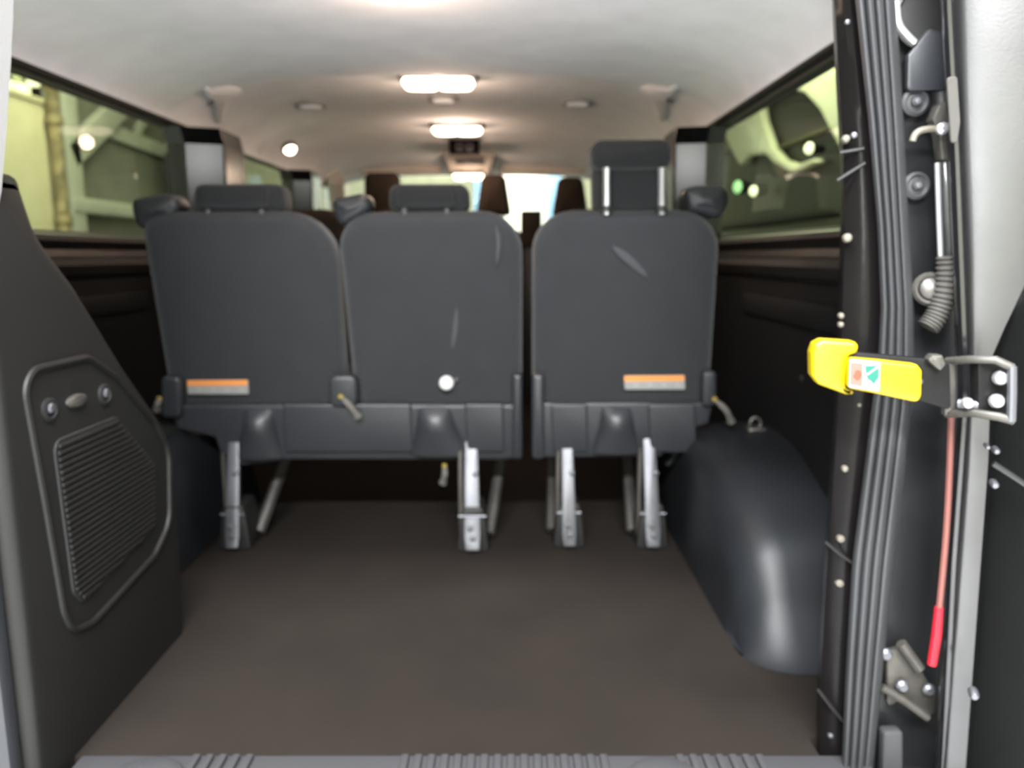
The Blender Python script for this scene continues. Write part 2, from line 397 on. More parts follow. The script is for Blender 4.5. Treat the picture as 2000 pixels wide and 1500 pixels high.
# seam between panel and painted corner post, and the post itself
struct(obj('trim_11', box((-1.1, .955, -.06), (PX - .018, .984, .88), .008), 'plastic_grey'), 'grey rear edge of the left corner post')
bm = bmesh.new(); rows = []
for y, x in ((-400, 30), (-60, 27), (30, 26), (130, 21), (250, 13), (372, 3), (410, -4)):
    q = atY(x, y, 1.03); rows.append([bm.verts.new(c) for c in (q, q + Vector((-.012, -.012, 0)), q + Vector((-.40, -.012, 0)), q + Vector((-.40, .06, 0)), q + Vector((-.05, .05, 0)))])
for a, b in zip(rows, rows[1:]): ring_faces(bm, a, b)
bm.faces.new(rows[0]); bm.faces.new(list(reversed(rows[-1])))
struct(obj('trim_12', bm, 'pillar_light'), 'pale grey upper corner post trim at the far left')

# ================================================================== SCUFF PLATE AT THE SILL
sc = thing('sill_plate', (-.1, 1.03, -.03), 'grey ribbed sill plate along the near edge of the load floor', 'sill plate')
obj('plate', box((-.66, .93, -.045), (.54, 1.069, .004), .004), 'sill_grey', sc)
rib = None
for a, b in ((380, 500), (790, 1190), (1330, 1500)):
    x = a
    while x < b:
        c = atZ(x, 1490, .004)
        if rib is None: rib = obj('tread_rib', box((c.x - .006, .96, .003), (c.x + .006, 1.062, .012), .003), 'sill_grey', sc)
        else:
            r2 = rib.copy(); COL.objects.link(r2); r2.parent = sc; r2.location = (c.x - WLOC[sc].x, rib.location.y, rib.location.z)
        x += 26
for x in (300, 1290):
    c = atZ(x, 1500, .004); bm = lathe([(.06, 0), (.055, .012), (.04, .02), (.001, .024)], (c.x, 1.0, 0), (0, 0, 1), 24)
    obj('latch_boss', bm, 'sill_grey', sc)

struct(obj('trim_16', box((-1.2, .95, 1.325), (.8, 1.06, 1.40), .01), 'paint_black'), 'black rear roof header above the opening')
struct(obj('trim_15', box((-1.2, .93, -.34), (.8, 1.2, -.046), .02), 'plastic_black'), 'black body sill below the load floor edge')
# ================================================================== WHEEL ARCHES
def arch(sx, xin, xwall, lab):
    pr = [(1.315, 0), (1.335, .012), (1.375, .045), (1.41, .085), (1.435, .13), (1.475, .188), (1.56, .238), (1.66, .275), (1.76, .305), (1.87, .318), (2.0, .315), (2.15, .285), (2.3, .22), (2.4, .12), (2.44, 0)]
    pr = [Vector((0, a, b)) for a, b in pr]; pr = spline(pr, 3)
    bm = bmesh.new(); rows = []
    wd = abs(xwall - xin); r = .10
    for p in pr:
        row = []; h = p.z
        # inner wall foot, up the side, round the shoulder, across the top to the wall
        rr = min(r, h * .9 + .002)
        yc = 1.87
        row.append((0.0, 0.0, 0)); row.append((0.004, max(0, h - rr) * .5, 0)); row.append((0.008, max(0, h - rr), 0))
        for k in range(1, 7):
            t = k / 6 * math.pi / 2; row.append((.008 + r * (1 - math.cos(t)), max(0, h - rr) + rr * math.sin(t), 0))
        row.append((wd * .8, h * 1.01, 0)); row.append((wd, h * 1.01, 0)); row.append((wd, 0, 0))
        # the rear face bulges back at the wall side
        bulge = lambda a: .05 * (1 - math.exp(-a / .05))
        rows.append([bm.verts.new((xin + sx * a, p.y - .015 * (p.y < yc) + (.10 - math.sqrt(max(0, .01 - (.10 - min(a, .10)) ** 2))) * (1 if p.y < yc else -1) * max(0, 1 - abs(h) / .36), z)) for a, z, _ in row])
    for a, b in zip(rows, rows[1:]): ring_faces(bm, a, b)
    bm.faces.new(rows[0]); bm.faces.new(list(reversed(rows[-1])))
    t = thing('wheel_arch_cover', (xin, 1.87, 0), lab, 'wheel arch')
    obj('cover', bm, 'arch_plastic', t)
    return t
AR = arch(1, .437, .669, 'black plastic wheel arch cover right of the single seat')
arch(-1, -.80, -1.119, 'black plastic wheel arch cover behind the left corner panel')
# lashing hook on top of the right arch
obj('lashing_bracket', box((.60, 1.90, .305), (.645, 1.94, .328), .004), 'steel_dark', AR)
obj('lashing_ring', tube([Vector((.622 + .014 * math.cos(t), 1.92, .336 + .016 * math.sin(t))) for t in [i * math.pi / 6 for i in range(13)]], .004, 8), 'steel_dark', AR)

# ================================================================== REAR SEAT ROW
SP0, SN = Vector((0, 1.935, .44)), Vector((0, 1, .17))     # plane of the seat backs, leaning to the rear at the top
SN.normalize()
def SPT(px, py): return atP(px, py, SP0, SN)
def sz(px, py): q = SPT(px, py); return Vector((q.x, q.z))
def MS(off=0.0): return lambda a, b, d: Vector((a, 1.935 - .17 * (b - .44) + d + off, b))
def back_panel(parent, quad, rad, m='fabric'):
    out = rpoly([sz(*q) for q in quad], rad, 7)
    return obj('backrest', slab(out, .11, .034, MS(), 5, crown=.012), m, parent)
def post(parent, px, y0, y1, off, w=.0065, m='steel_bright'):
    a, b = SPT(px, y0), SPT(px, y1); return obj('headrest_post', tube([a + Vector((0, off, 0)), b + Vector((0, off, 0))], w, 10), m, parent)
def headrest_low(parent, x0, x1, y0, y1):
    out = rpoly([sz(x0, y1), sz(x0 + 4, y0), sz(x1 - 4, y0), sz(x1, y1)], [.02, .022, .022, .02], 4)
    h = obj('headrest', slab(out, .09, .018, MS(.03), 3, crown=.008), 'fabric_light', parent)
    out = rpoly([sz(x0 + 22, y1 - 10), sz(x0 + 22, y0 + 6), sz(x1 - 30, y0 + 6), sz(x1 - 30, y1 - 10)], .01, 3)
    obj('rear_cover', slab(out, .01, .003, MS(.018), 2), 'fabric_light', h)
    for x in (x0 + 35, x1 - 45):
        a = SPT(x, y1 - 8); obj('post_collar', lathe([(.011, 0), (.011, .014), (.008, .02), (.006, .02)], a + Vector((0, .028, -.02)), (0, 0, 1), 12), 'plastic_grey', h)
        post(h, x, y1 - 14, y1 + 16, .045, .005, 'steel')
    return h
def belt_pod(parent, pts, yoff=.0):
    out = rpoly([sz(*q) for q in pts], .021, 5)
    h = obj('belt_guide', slab(out, .085, .02, MS(.01 + yoff), 4, crown=.006), 'plastic_grey', parent)
    return h
def slab_px(name, parent, pts, r, depth, off, m, er=.004, crown=0, seg=3):
    return obj(name, slab(rpoly([sz(*q) for q in pts], r, 4), depth, er, MS(off), seg, crown), m, parent)
def bump(parent, xt0, xt1, xb0, xb1, yt, yb):
    """flared boss in the lower cover"""
    bm = bmesh.new(); rows = []; N = 12
    for j in range(9):
        f = j / 8; y = yt + (yb - yt) * f
        g = f ** 1.6; x0 = xt0 + (xb0 - xt0) * g; x1 = xt1 + (xb1 - xt1) * g
        amp = .042 * math.sin(math.pi / 2 * min(1, f * 2.6)) ** .8 * (1 - .30 * max(0, f - .4) / .6)
        row = []
        for i in range(N + 1):
            s = i / N; q = SPT(x0 + (x1 - x0) * s, y); pr = math.sin(math.pi * s) ** .55
            row.append(bm.verts.new(q + Vector((0, -.012 - amp * pr, 0))))
        rows.append(row + [bm.verts.new(row[-1].co * 1 + Vector((0, .06, 0))), bm.verts.new(row[0].co * 1 + Vector((0, .06, 0)))])
    for a, b in zip(rows, rows[1:]): ring_faces(bm, a, b)
    bm.faces.new(rows[0]); bm.faces.new(list(reversed(rows[-1])))
    return obj('boss', bm, 'plastic_grey', parent)
def leg(parent, xt, yt, xb, yb, w=15, ydepth=1.94):
    """flat steel seat leg with foot claw standing in a floor socket"""
    top = atY(xt, yt, ydepth); bot = atZ(xb, yb, .012); bot.y = min(bot.y, ydepth)
    hw = w * 1.95 / FPX / 1
    L = obj('leg', slab(rpoly([Vector((top.x - hw * .8, top.z + .03)), Vector((bot.x - hw, bot.z + .03)), Vector((bot.x - hw * .8, bot.z)), Vector((bot.x + hw * .9, bot.z)), Vector((bot.x + hw, bot.z + .035)), Vector((top.x + hw * .8, top.z + .03))], .004, 2), .018, .003,
             lambda a, b, d: Vector((a, bot.y + (top.y - bot.y) * (b - bot.z) / (top.z - bot.z) + d, b)), 2), 'steel', parent)
    mid = (top + bot) / 2
    obj('leg_flange', box((mid.x - hw * 1.7, mid.y + .02, bot.z + .02), (mid.x - hw * 1.15, mid.y + .05, top.z), .002, 1), 'steel_dark', L)
    obj('pin', tube([Vector((bot.x - hw * 1.7, bot.y + .022, bot.z + .085)), Vector((bot.x + hw * 1.7, bot.y + .022, bot.z + .085))], .0035, 8), 'steel', L)
    for dx, dz in ((.35, .19), (-.2, .055), (.1, .03)):
        z = bot.z + dz; y = bot.y + (top.y - bot.y) * (z - bot.z) / (top.z - bot.z)
        if z < top.z: obj('rivet', lathe([(.008, 0), (.007, .004), (.001, .006)], (bot.x + hw * dx, y, z), (0, -1, 0), 10), 'steel', L)
    # black claw housing round the foot, and the raked front strut
    obj('foot_claw', slab(rpoly([(bot.x - .04, .001), (bot.x + .042, .001), (bot.x + .034, .075), (bot.x + .026, .12), (bot.x - .022, .12), (bot.x - .032, .075)], .008, 2), .10, .004, XZ(bot.y + .022), 2), 'plastic_black', parent)
    obj('strut', tube([Vector((bot.x + (-.04 if bot.x > 0 else .04), bot.y + .10, .02)), Vector((top.x + (-.02 if bot.x > 0 else .09), top.y + .30, .27))], .016, 8), 'steel_dark', parent)
    return L
def label_sticker(parent, x0, x1, y0, y1):
    s = slab_px('warning_label', parent, [(x0, y0), (x1, y0 - 1), (x1 + 1, y1), (x0 + 2, y1)], .003, .002, -.0135, 'sticker_white', .0006, 0, 1)
    slab_px('orange_band', s, [(x0 + 1, y0 + 1), (x1 - 1, y0), (x1 - 1, y0 + 10), (x0 + 1, y0 + 11)], .002, .0012, -.0146, 'orange', .0004, 0, 1)
    n = 8
    for i in range(n):      # printed blocks, too blurred to read
        a = x0 + 6 + (x1 - x0 - 10) * i / n; b = a + (x1 - x0) / n * .6
        slab_px('print_block', s, [(a, y0 + 14), (b, y0 + 14), (b, y1 - 5), (a, y1 - 5)], .001, .001, -.0142, 'print_grey' if i % 2 else 'sticker_white', .0003, 0, 1)
    return s
def strap(parent, p, q, name='release_strap', off=-.035):
    a, b = SPT(*p) + Vector((0, off, 0)), SPT(*q) + Vector((0, off - .005, 0)); m = (a + b) / 2 + Vector((.004, -.012, .004))
    s = obj(name, tube(spline([a, m, b], 5), [.006] * 3 + [.008] * 6 + [.011] * 2, 8), 'strap', parent)
    obj('strap_tag', lathe([(.006, 0), (.007, .005), (.003, .010)], a, (0, -1, .2), 10), 'yellow_tag', s)
    return s

bench = thing('bench_seat', (-.43, 1.95, 0), 'grey two-seat bench with two lowered headrests and steel legs', 'seat', 'rear row seats')
single = thing('single_seat', (.28, 1.95, 0), 'grey single seat with a raised headrest on two chrome posts', 'seat', 'rear row seats')
b1 = back_panel(bench, [(264, 413), (648, 410), (674, 800), (330, 800)], [.055, .12, .04, .04])
b2 = back_panel(bench, [(652, 414), (1021, 409), (1020, 800), (692, 800)], [.085, .10, .04, .04])
b3 = back_panel(single, [(1041, 410), (1414, 409), (1388, 800), (1040, 800)], [.095, .10, .04, .04])
tag(b1, 'left backrest of the bench'); tag(b2, 'right backrest of the bench')
# piping along the outer edge, scuffs on the cloth (real smears)
def scuff(parent, pts, w):
    c = spline([SPT(*p) for p in pts], 5); bm = bmesh.new(); rows = []
    for i, p in enumerate(c):
        t = i / (len(c) - 1); h = w * math.sin(math.pi * min(.97, max(.03, t))) ** .7; dd = (c[min(i + 1, len(c) - 1)] - c[max(i - 1, 0)]).normalized(); nx = Vector((dd.z, 0, -dd.x)) * h
        rows.append([bm.verts.new(p + nx + Vector((0, -.0132, 0))), bm.verts.new(p + Vector((0, -.0145, 0))), bm.verts.new(p - nx + Vector((0, -.0132, 0))), bm.verts.new(p + Vector((0, .002, 0)))])
    for a, b in zip(rows, rows[1:]): ring_faces(bm, a, b)
    bm.faces.new(rows[0]); bm.faces.new(list(reversed(rows[-1])))
    return obj('scuff_mark', bm, 'scuff', parent)
scuff(b3, [(1195, 482), (1225, 505), (1262, 540)], .010)
scuff(b2, [(968, 440), (974, 470), (970, 520)], .005)
scuff(b2, [(893, 600), (890, 640), (884, 680)], .006)
# headrests
headrest_low(bench, 362, 548, 356, 414)
headrest_low(bench, 752, 916, 356, 412)
hr = obj('headrest', slab(rpoly([sz(1156, 330), sz(1153, 272), sz(1312, 270), sz(1314, 328)], [.021, .028, .028, .021], 5), .10, .02, MS(-.005), 4, crown=.008), 'fabric', single)
obj('lower_pad', slab(rpoly([sz(1162, 412), sz(1160, 322), sz(1308, 320), sz(1310, 410)], .015, 4), .07, .014, MS(.03), 3, crown=.004), 'fabric_light', hr)
for x in (1185, 1293):
    post(hr, x, 326, 418, .006, .0085, 'steel_bright')
    a = SPT(x, 404); obj('post_collar', lathe([(.014, 0), (.014, .010), (.010, .014)], a + Vector((0, .006, -.012)), (0, 0, 1), 14), 'plastic_black', hr)
# shoulder belt guides
belt_pod(bench, [(247, 388), (312, 376), (336, 378), (346, 402), (332, 425), (262, 450), (250, 415)])
belt_pod(bench, [(641, 388), (700, 376), (720, 382), (722, 408), (700, 424), (660, 444), (648, 415)])
belt_pod(single, [(1336, 366), (1372, 360), (1424, 362), (1429, 392), (1412, 428), (1350, 412)])
# lower covers
slab_px('lower_cover', bench, [(336, 788), (1019, 788), (1018, 892), (985, 896), (560, 896), (470, 908), (440, 902), (424, 852), (350, 836)], .012, .06, -.016, 'plastic_grey', .008)
slab_px('lower_cover', single, [(1041, 784), (1390, 784), (1382, 826), (1304, 846), (1292, 890), (1042, 892)], .012, .06, -.016, 'plastic_grey', .008)
for (pa, args) in ((bench, (480, 540, 462, 562, 794, 890)), (bench, (817, 883, 800, 925, 790, 884)), (single, (1172, 1233, 1150, 1252, 790, 880))): bump(pa, *args)
# ledges with a bright top edge between the bosses
for pa, x0, x1 in ((bench, 556, 806), (bench, 908, 984), (single, 1074, 1146), (single, 1262, 1355)):
    slab_px('cover_ledge', pa, [(x0, 786), (x1, 786), (x1 + 2, 880), (x0 + 6, 880)], .008, .02, -.024, 'plastic_grey', .006)
# recliner housings
for pa, a, b, y0, y1, r in ((bench, 648, 702, 730, 792, .02), (bench, 1001, 1020, 728, 892, .008), (single, 1038, 1062, 728, 892, .01), (single, 1366, 1394, 722, 790, .012), (bench, 324, 364, 732, 812, .015)):
    slab_px('recliner_cover', pa, [(a, y0), (b, y0), (b, y1), (a, y1)], r, .05, -.034, 'plastic_grey', .01)
label_sticker(b1, 369, 488, 741, 768); label_sticker(b3, 1217, 1335, 732, 759)
q = SPT(873, 746); bt = obj('release_button', lathe([(.018, 0), (.018, .012), (.014, .017), (.001, .019)], q + Vector((0, -.008, 0)), (0, -1, 0), 24), 'white_plastic', b2)
obj('button_pin', tube([q + Vector((.02, -.012, .004)), q + Vector((.03, -.014, .012))], .005, 8), 'steel', bt)
strap(bench, (672, 770), (706, 808)); strap(single, (1388, 775), (1420, 818)); strap(bench, (323, 775), (318, 795), off=-.03)
strap(bench, (869, 908), (866, 940), off=-.01)
# legs and frames
leg(bench, 455, 885, 452, 1072, 14); leg(bench, 920, 880, 922, 1076, 16)
leg(single, 1108, 880, 1112, 1068, 14); leg(single, 1268, 876, 1276, 1070, 15)
obj('cross_tube', tube([(-.76, 2.02, .232), (-.08, 2.02, .236)], .008, 10), 'steel', bench)
obj('cross_tube', tube([(.10, 2.02, .236), (.36, 2.02, .236)], .008, 10), 'steel', single)
obj('belt_loop', tube(spline([SPT(1335, 840) + Vector((0, .02, 0)), SPT(1328, 880) + Vector((0, .02, 0)), SPT(1312, 915) + Vector((0, .05, 0))], 5), .009, 8), 'plastic_grey', single)
for pa, x0, x1 in ((bench, -.78, .0), (single, .065, .42)):
    obj('seat_cushion', box((x0, 2.02, .29), (x1, 2.44, .42), .04, 3), 'fabric', pa)
    obj('seat_frame', box((x0 + .04, 2.05, .25), (x1 - .04, 2.40, .29), .01), 'steel_dark', pa)

# ================================================================== ROWS FURTHER FORWARD
def cab_seat(name, loc, head, lab, grp, w=.44, ztop=.93):
    x, y, _ = loc; t = thing(name, loc, lab, 'seat', grp)
    M = lambda a, b, d: Vector((x + a, y - .12 * (b - .4) + d, b))
    obj('backrest', slab(rpoly([(-w / 2, .36), (w / 2, .36), (w / 2, ztop), (-w / 2, ztop)], [.03, .03, .12, .12], 6), .12, .03, M, 3, crown=.01), 'fabric_brown', t)
    obj('cushion', box((x - w / 2, y + .05, .28), (x + w / 2, y + .48, .42), .04, 3), 'fabric_brown', t)
    obj('pedestal', box((x - w / 2 + .05, y + .1, 0), (x + w / 2 - .05, y + .42, .28), .01), 'plastic_black', t)
    if head:
        z0, z1, hw, tw = head
        h = obj('headrest', slab(rpoly([(-hw, z0), (hw, z0), (tw, z1), (-tw, z1)], [.02, .02, .035, .035], 5), .09, .03, lambda a, b, d: Vector((x + a, y - .06 + d, b)), 3, crown=.01), 'fabric_brown', t)
        for sx in (-1, 1): obj('headrest_post', tube([(x + sx * .05, y, z0 + .03), (x + sx * .05, y, ztop - .04)], .006, 8), 'steel', h)
    return t
for x, l in ((-.805, 'dark brown middle row seat seen left of the bench gap'), (-.34, 'dark brown middle row seat behind the lowered centre headrest'), (.345, 'dark brown middle row seat behind the raised headrest')):
    cab_seat('middle_row_seat', (x, 2.95, 0), None, l, 'middle row seats')
cab_seat('front_seat', (-.665, 4.08, 0), (.965, 1.178, .098, .088), 'dark front seat left of the windscreen, its headrest widest', 'front row seats', .42)
cab_seat('front_seat', (-.094, 4.08, 0), (.962, 1.168, .092, .060), 'dark front seat whose tapered headrest stands beside the bright windscreen', 'front row seats', .37, .905)
cab_seat('front_seat', (.300, 4.08, 0), (.958, 1.155, .094, .062), 'dark front seat at right, headrest beside the blue pillar', 'front row seats', .38, .905)
a, b = atY(1017, 448, 3.9), atY(1058, 411, 3.9)
bx = thing('centre_console', ((a.x + b.x) / 2, 3.95, 0), 'small brown console block standing between the front headrests', 'console')
obj('stem', box((a.x + .02, 3.92, 0), (b.x - .02, 3.98, .84), .01), 'plastic_black', bx)
obj('block', box((a.x, 3.9, .80), (b.x, 4.0, b.z), .012, 3), 'fabric_brown', bx)

# ================================================================== CEILING FITTINGS
def dome_light(px, py, Y, wpx, lab, energy, drop=.04, zc=None, ly=.10):
    c = atY(px, py, Y); z = zc if zc else roof_z(c.x, Y) - .004
    t0 = Y / ray(px, py).y; w = wpx * t0 / FPX / 2
    t = thing('dome_light', (c.x, Y, z - drop), lab, 'lamp', 'dome lights along the headliner')
    obj('housing', slab(rpoly([(-w * 1.14, -ly * .62), (w * 1.14, -ly * .62), (w * 1.14, ly * .62), (-w * 1.14, ly * .62)], .02, 4), .02, .006, lambda a, b, d: Vector((c.x + a, Y + b, z + .01 - d)), 2), 'lamp_housing', t)
    for sx in (-1, 1):
        cx = c.x + sx * w * .5
        o = rpoly([(-w * .52, -ly * .5), (w * .52, -ly * .5), (w * .52, ly * .5), (-w * .52, ly * .5)], [ly * .3] * 4, 6)
        obj('lens', slab(o, drop, drop * .55, lambda a, b, d: Vector((cx + a, Y + b, z + .0 - drop + d)), 4, crown=.004), 'lamp_lens', t)
    l = light('dome_light_bulb', 'POINT', (0, 0, 0), energy, (1.0, .72, .54), .03); l.parent = t; l.location = (0, 0, -.035)
    return t
dome_light(779, -40, 1.74, 132, 'lit dome light at the top edge, nearest the tailgate', 3.0, .03)
dome_light(856, 160, 2.80, 136, 'lit twin-lobed dome light behind the headliner step', 5.0)
dome_light(893, 255, 3.82, 94, 'lit dome light just behind the overhead display', 5.0)
dome_light(915, 346, 4.50, 58, 'small lit dome light on the front overhead console', 3.2, .035, zc=1.222, ly=.08)
# added glowing disc in place of a dome light's reflection over the sliding door
c = atY(566, 291, 3.55)
t = thing('reflection_glow', c, 'small round glow added as a lamp reflection above the left sliding door window', 'lamp')
obj('bezel', lathe([(.034, .015), (.036, .0), (.030, -.004)], c, (-.3, .3, .6), 18), 'lamp_housing', t)
bm = lathe([(.001, -.022), (.018, -.018), (.028, -.004), (.03, .01)], c, (-.25, .25, .6), 18); obj('lens', bm, 'lamp_lens', t)

# round ceiling vents
for px, py, w, l in ((607, 203, 62, 'round grey ceiling vent left of the dome lights'), (866, 203, 60, 'round ceiling vent directly beyond the twin-lobed dome light'), (1128, 192, 62, 'round grey ceiling vent right of the dome lights')):
    Y = 3.18; c = atY(px, py, Y); z = roof_z(c.x, Y); r = w * (Y / ray(px, py).y) / FPX / 2
    t = thing('ceiling_vent', (c.x, Y, z - .014), l, 'vent', 'round vents in the headliner')
    obj('rim', lathe([(r, .004), (r, -.008), (r * .93, -.013), (r * .8, -.012), (r * .76, -.004), (r * .76, .004)], (c.x, Y, z), (0, 0, 1), 28), 'vent_rim', t)
    bm = bmesh.new()
    obj('disc', lathe([(r * .74, .002), (r * .74, -.006), (r * .3, -.011), (.002, -.012)], (c.x, Y, z), (0, 0, 1), 24), 'headliner', t)
    for k in (-1, 0, 1): obj('blade', box((c.x - r * .65, Y + k * r * .4 - .004, z - .016), (c.x + r * .65, Y + k * r * .4 + .004, z - .009), .001, 1), 'headliner', t)
# pale belt-anchor mouldings at the roof corners, lying on the headliner
def on_roof(px, py):
    d = ray(px, py); t = 1.2
    while t < 6:
        p = CAM + d * t
        if p.z > roof_z(p.x, p.y): return p
        t += .004
    return CAM + d * t
for mir, l in ((-1, 'pale T-shaped belt anchor moulding in the headliner, left corner'), (1, 'pale T-shaped belt anchor moulding in the headliner, right corner')):
    cx, cy = (432, 176) if mir < 0 else (1288, 172)
    out = rpoly([(cx - mir * x, cy + y) for x, y in ((-34, -6), (38, -4), (42, 4), (16, 14), (8, 34), (4, 62), (-10, 62), (-12, 30), (-18, 12), (-34, 4))], 5, 3)
    c = on_roof(cx, cy + 20)
    t = thing('belt_anchor', c - Vector((0, 0, .02)), l, 'bracket', 'belt anchors in the headliner')
    bm = bmesh.new(); r0 = [on_roof(q.x, q.y) for q in out]; cen = Vector((sum(q.x for q in out) / len(out), sum(q.y for q in out) / len(out)))
    mid = [on_roof(cen.x + (q.x - cen.x) * .72, cen.y + (q.y - cen.y) * .86) for q in out]
    up = Vector((0, 0, .012)); dn = Vector((0, -.004, -.014))
    A = [bm.verts.new(p + up) for p in r0]; B = [bm.verts.new(p + Vector((0, 0, -.004))) for p in r0]; Cc = [bm.verts.new(p + dn) for p in mid]
    ring_faces(bm, A, B); ring_faces(bm, B, Cc); bm.faces.new(Cc); bm.faces.new(list(reversed(A)))
    obj('moulding', bm, 'headliner', t)
    q = on_roof(cx + mir * 22, cy + 22)
    obj('anchor_slot', lathe([(.016, -.008), (.016, .006), (.011, .008), (.009, .001)], q, (-mir * .3, -.5, -.8), 14), 'vent_rim', t)
# overhead display, console, visors
a, b = atY(877, 299, 4.28), atY(935, 275, 4.28)
t = thing('overhead_display', ((a.x + b.x) / 2, 4.3, a.z), 'dark overhead display hanging between two dome lights', 'display')
obj('case', box((a.x, 4.28, a.z), (b.x, 4.36, b.z + .03), .008, 3), 'display', t)
for x in (.28, .62):
    xx = a.x + (b.x - a.x) * x; zz = (a.z + b.z) / 2; 
    obj('segment', tube([Vector((xx + .012 + .016 * math.cos(i * math.pi / 5), 4.277, zz + .02 * math.sin(i * math.pi / 5))) for i in range(11)], .004, 6), 'display_seg', t)
Yc = 4.62; o = [atY(x, y, Yc) for x, y in ((862, 296), (970, 296), (962, 322), (950, 345), (885, 345), (872, 322))]
cc = thing('overhead_console', (o[0].x + .16, Yc, o[4].z), 'beige tapered overhead console above the front seats', 'console')
obj('body', slab(rpoly([Vector((q.x, q.z)) for q in o], .02, 4), .10, .015, XZ(Yc), 3, crown=.004), 'beige', cc)
a, b = atY(890, 321, Yc - .01), atY(946, 311, Yc - .01); obj('slot', box((a.x, Yc - .012, a.z), (b.x, Yc + .01, b.z), .006), 'lamp_housing', cc)
for x0, x1, l in ((703, 862, 'folded beige sun visor left of the overhead console'), (978, 1140, 'folded beige sun visor right of the overhead console')):
    a, b = atY(x0, 339, 4.85), atY(x1, 318, 4.85)
    t = thing('sun_visor', ((a.x + b.x) / 2, 4.86, a.z), l, 'sun visor', 'sun visors')
    obj('flap', slab(rpoly([(a.x, a.z), (b.x, a.z), (b.x, b.z), (a.x, b.z)], .02, 4), .025, .01, lambda p, q, d: Vector((p, 4.85 + (q - a.z) * .6 + d, q)), 3), 'beige', t)
    obj('hinge_rod', tube([(a.x - .02, 4.89, b.z), (b.x + .02, 4.89, b.z)], .007, 8), 'beige', t)
    obj('clip', box((b.x - .05, 4.86, b.z - .02), (b.x - .02, 4.91, b.z + .03), .004), 'beige', t)

# ================================================================== RIGHT REAR: PILLAR, SEAL, JAMB
ys = list(range(-400, 1581, 40))
PLX = [(-80, 1624), (0, 1625), (120, 1630), (300, 1640), (450, 1641), (800, 1628), (1108, 1609), (1340, 1596), (1580, 1590)]
SL = [(-80, 1664), (0, 1670), (250, 1697), (450, 1714), (600, 1720), (720, 1714), (800, 1702), (1100, 1664), (1300, 1652), (1580, 1640)]
SR = [(-80, 1738), (0, 1745), (250, 1760), (450, 1770), (600, 1779), (720, 1780), (800, 1776), (1100, 1742), (1300, 1722), (1580, 1694)]
JR = [(-80, 1850), (0, 1852), (300, 1870), (700, 1890), (1000, 1880), (1300, 1860), (1580, 1840)]
prf = [(0, .06), (.04, .02), (.12, .0), (.5, -.004), (.8, .0), (1.08, .01)]
PT = struct(obj('trim_13', strip(ys, PLX, SL, prf, lambda s: 1.10 - .03 * s), 'pillar_gloss'), 'glossy black right corner post with pale push clips')
n = 0
for x, y, r, m in ((1655, 465, 9, 'cream_clip'), (1652, 272, 8, 'cream_clip'), (1668, 265, 7, 'steel'), (1655, 45, 6, 'steel'), (1678, 790, 6, 'cream_clip'), (1650, 915, 7, 'cream_clip'), (1642, 1051, 9, 'cream_clip'), (1640, 1137, 10, 'cream_clip'), (1622, 1434, 7, 'steel'), (1625, 1480, 6, 'steel'), (1622, 617, 6, 'cream_clip'), (1618, 634, 6, 'cream_clip')):
    x = max(x, ip(PLX, y) + 8)
    q = atY(x, y, 1.084); k = r * 1.1 / FPX
    obj('push_clip', lathe([(k, -.006), (k, .002), (k * .7, .006), (.001, .007)], q, (-.3, -1, 0), 12), m, PT)
for (x0, y0, x1, y1) in ((1612, 1058, 1668, 1102), (1597, 1346, 1648, 1410)):
    obj('panel_joint', tube([atY(x0, y0, 1.080), atY((x0 + x1) / 2, (y0 + y1) / 2 + 2, 1.072), atY(x1, y1, 1.066)], .0025, 6), 'trim_plastic', PT)
for (x0, y0, x1, y1) in ((1636, 352, 1690, 318), (1641, 298, 1688, 290)):
    obj('panel_joint', tube([atY(x0, y0, 1.085), atY(x1, y1, 1.072)], .0025, 6), 'plastic_black', PT)
# ribbed rubber seal
prs = []
NR = 48
for i in range(NR + 1):
    s = i / NR; f = (s * 3.999) % 1; prs.append((s, -.012 * math.sin(math.pi * f) ** .6 - .012 * math.sin(math.pi * s)))
tag(obj('door_seal', strip(ys, SL, SR, prs, lambda s: 1.055), 'rubber'), 'long grey ribbed rubber door seal down the right opening', 'seal')
# painted jamb
JB = struct(obj('trim_14', strip(ys, SR, JR, [(-.12, .0), (.25, .0), (.5, .006), (.8, .0), (1.0, -.01)], lambda s: 1.105), 'paint_jamb'), 'dark grey painted body jamb between seal and open door')
JY = 1.10
# top latch recess: dark bowl with bright rim
q = atY(1808, 30, JY - .004)
f = obj('latch_recess', lathe([(.044, .0), (.046, .006), (.040, .008), (.034, -.002), (.02, -.006), (.001, -.006)], q, (0, -1, 0), 24), 'plastic_black', JB)
obj('bright_rim', tube(spline([atY(x, y, JY - .012) for x, y in ((1750, 2), (1754, 44), (1768, 66), (1786, 84))], 5), .005, 8), 'steel_bright', JB)
o = rpoly([Vector((q.x, q.z)) for q in (atY(1762, 182, JY), atY(1840, 180, JY), atY(1838, 70, JY), atY(1806, 60, JY), atY(1764, 112, JY))], .006, 3)
obj('cover_plate', slab(o, .012, .003, XZ(JY - .014), 2), 'plastic_grey', JB)
for x, y in ((1786, 200), (1788, 363)):
    q = atY(x, y, JY - .002); obj('grommet', lathe([(.019, 0), (.019, .004), (.015, .007), (.012, .003), (.008, .004), (.006, .008), (.001, .009)], q, (0, -1, 0), 20), 'rubber', JB)
    obj('grommet_glint', lathe([(.004, .007), (.004, .0105), (.001, .011)], q, (0, -1, 0), 10), 'steel', JB)
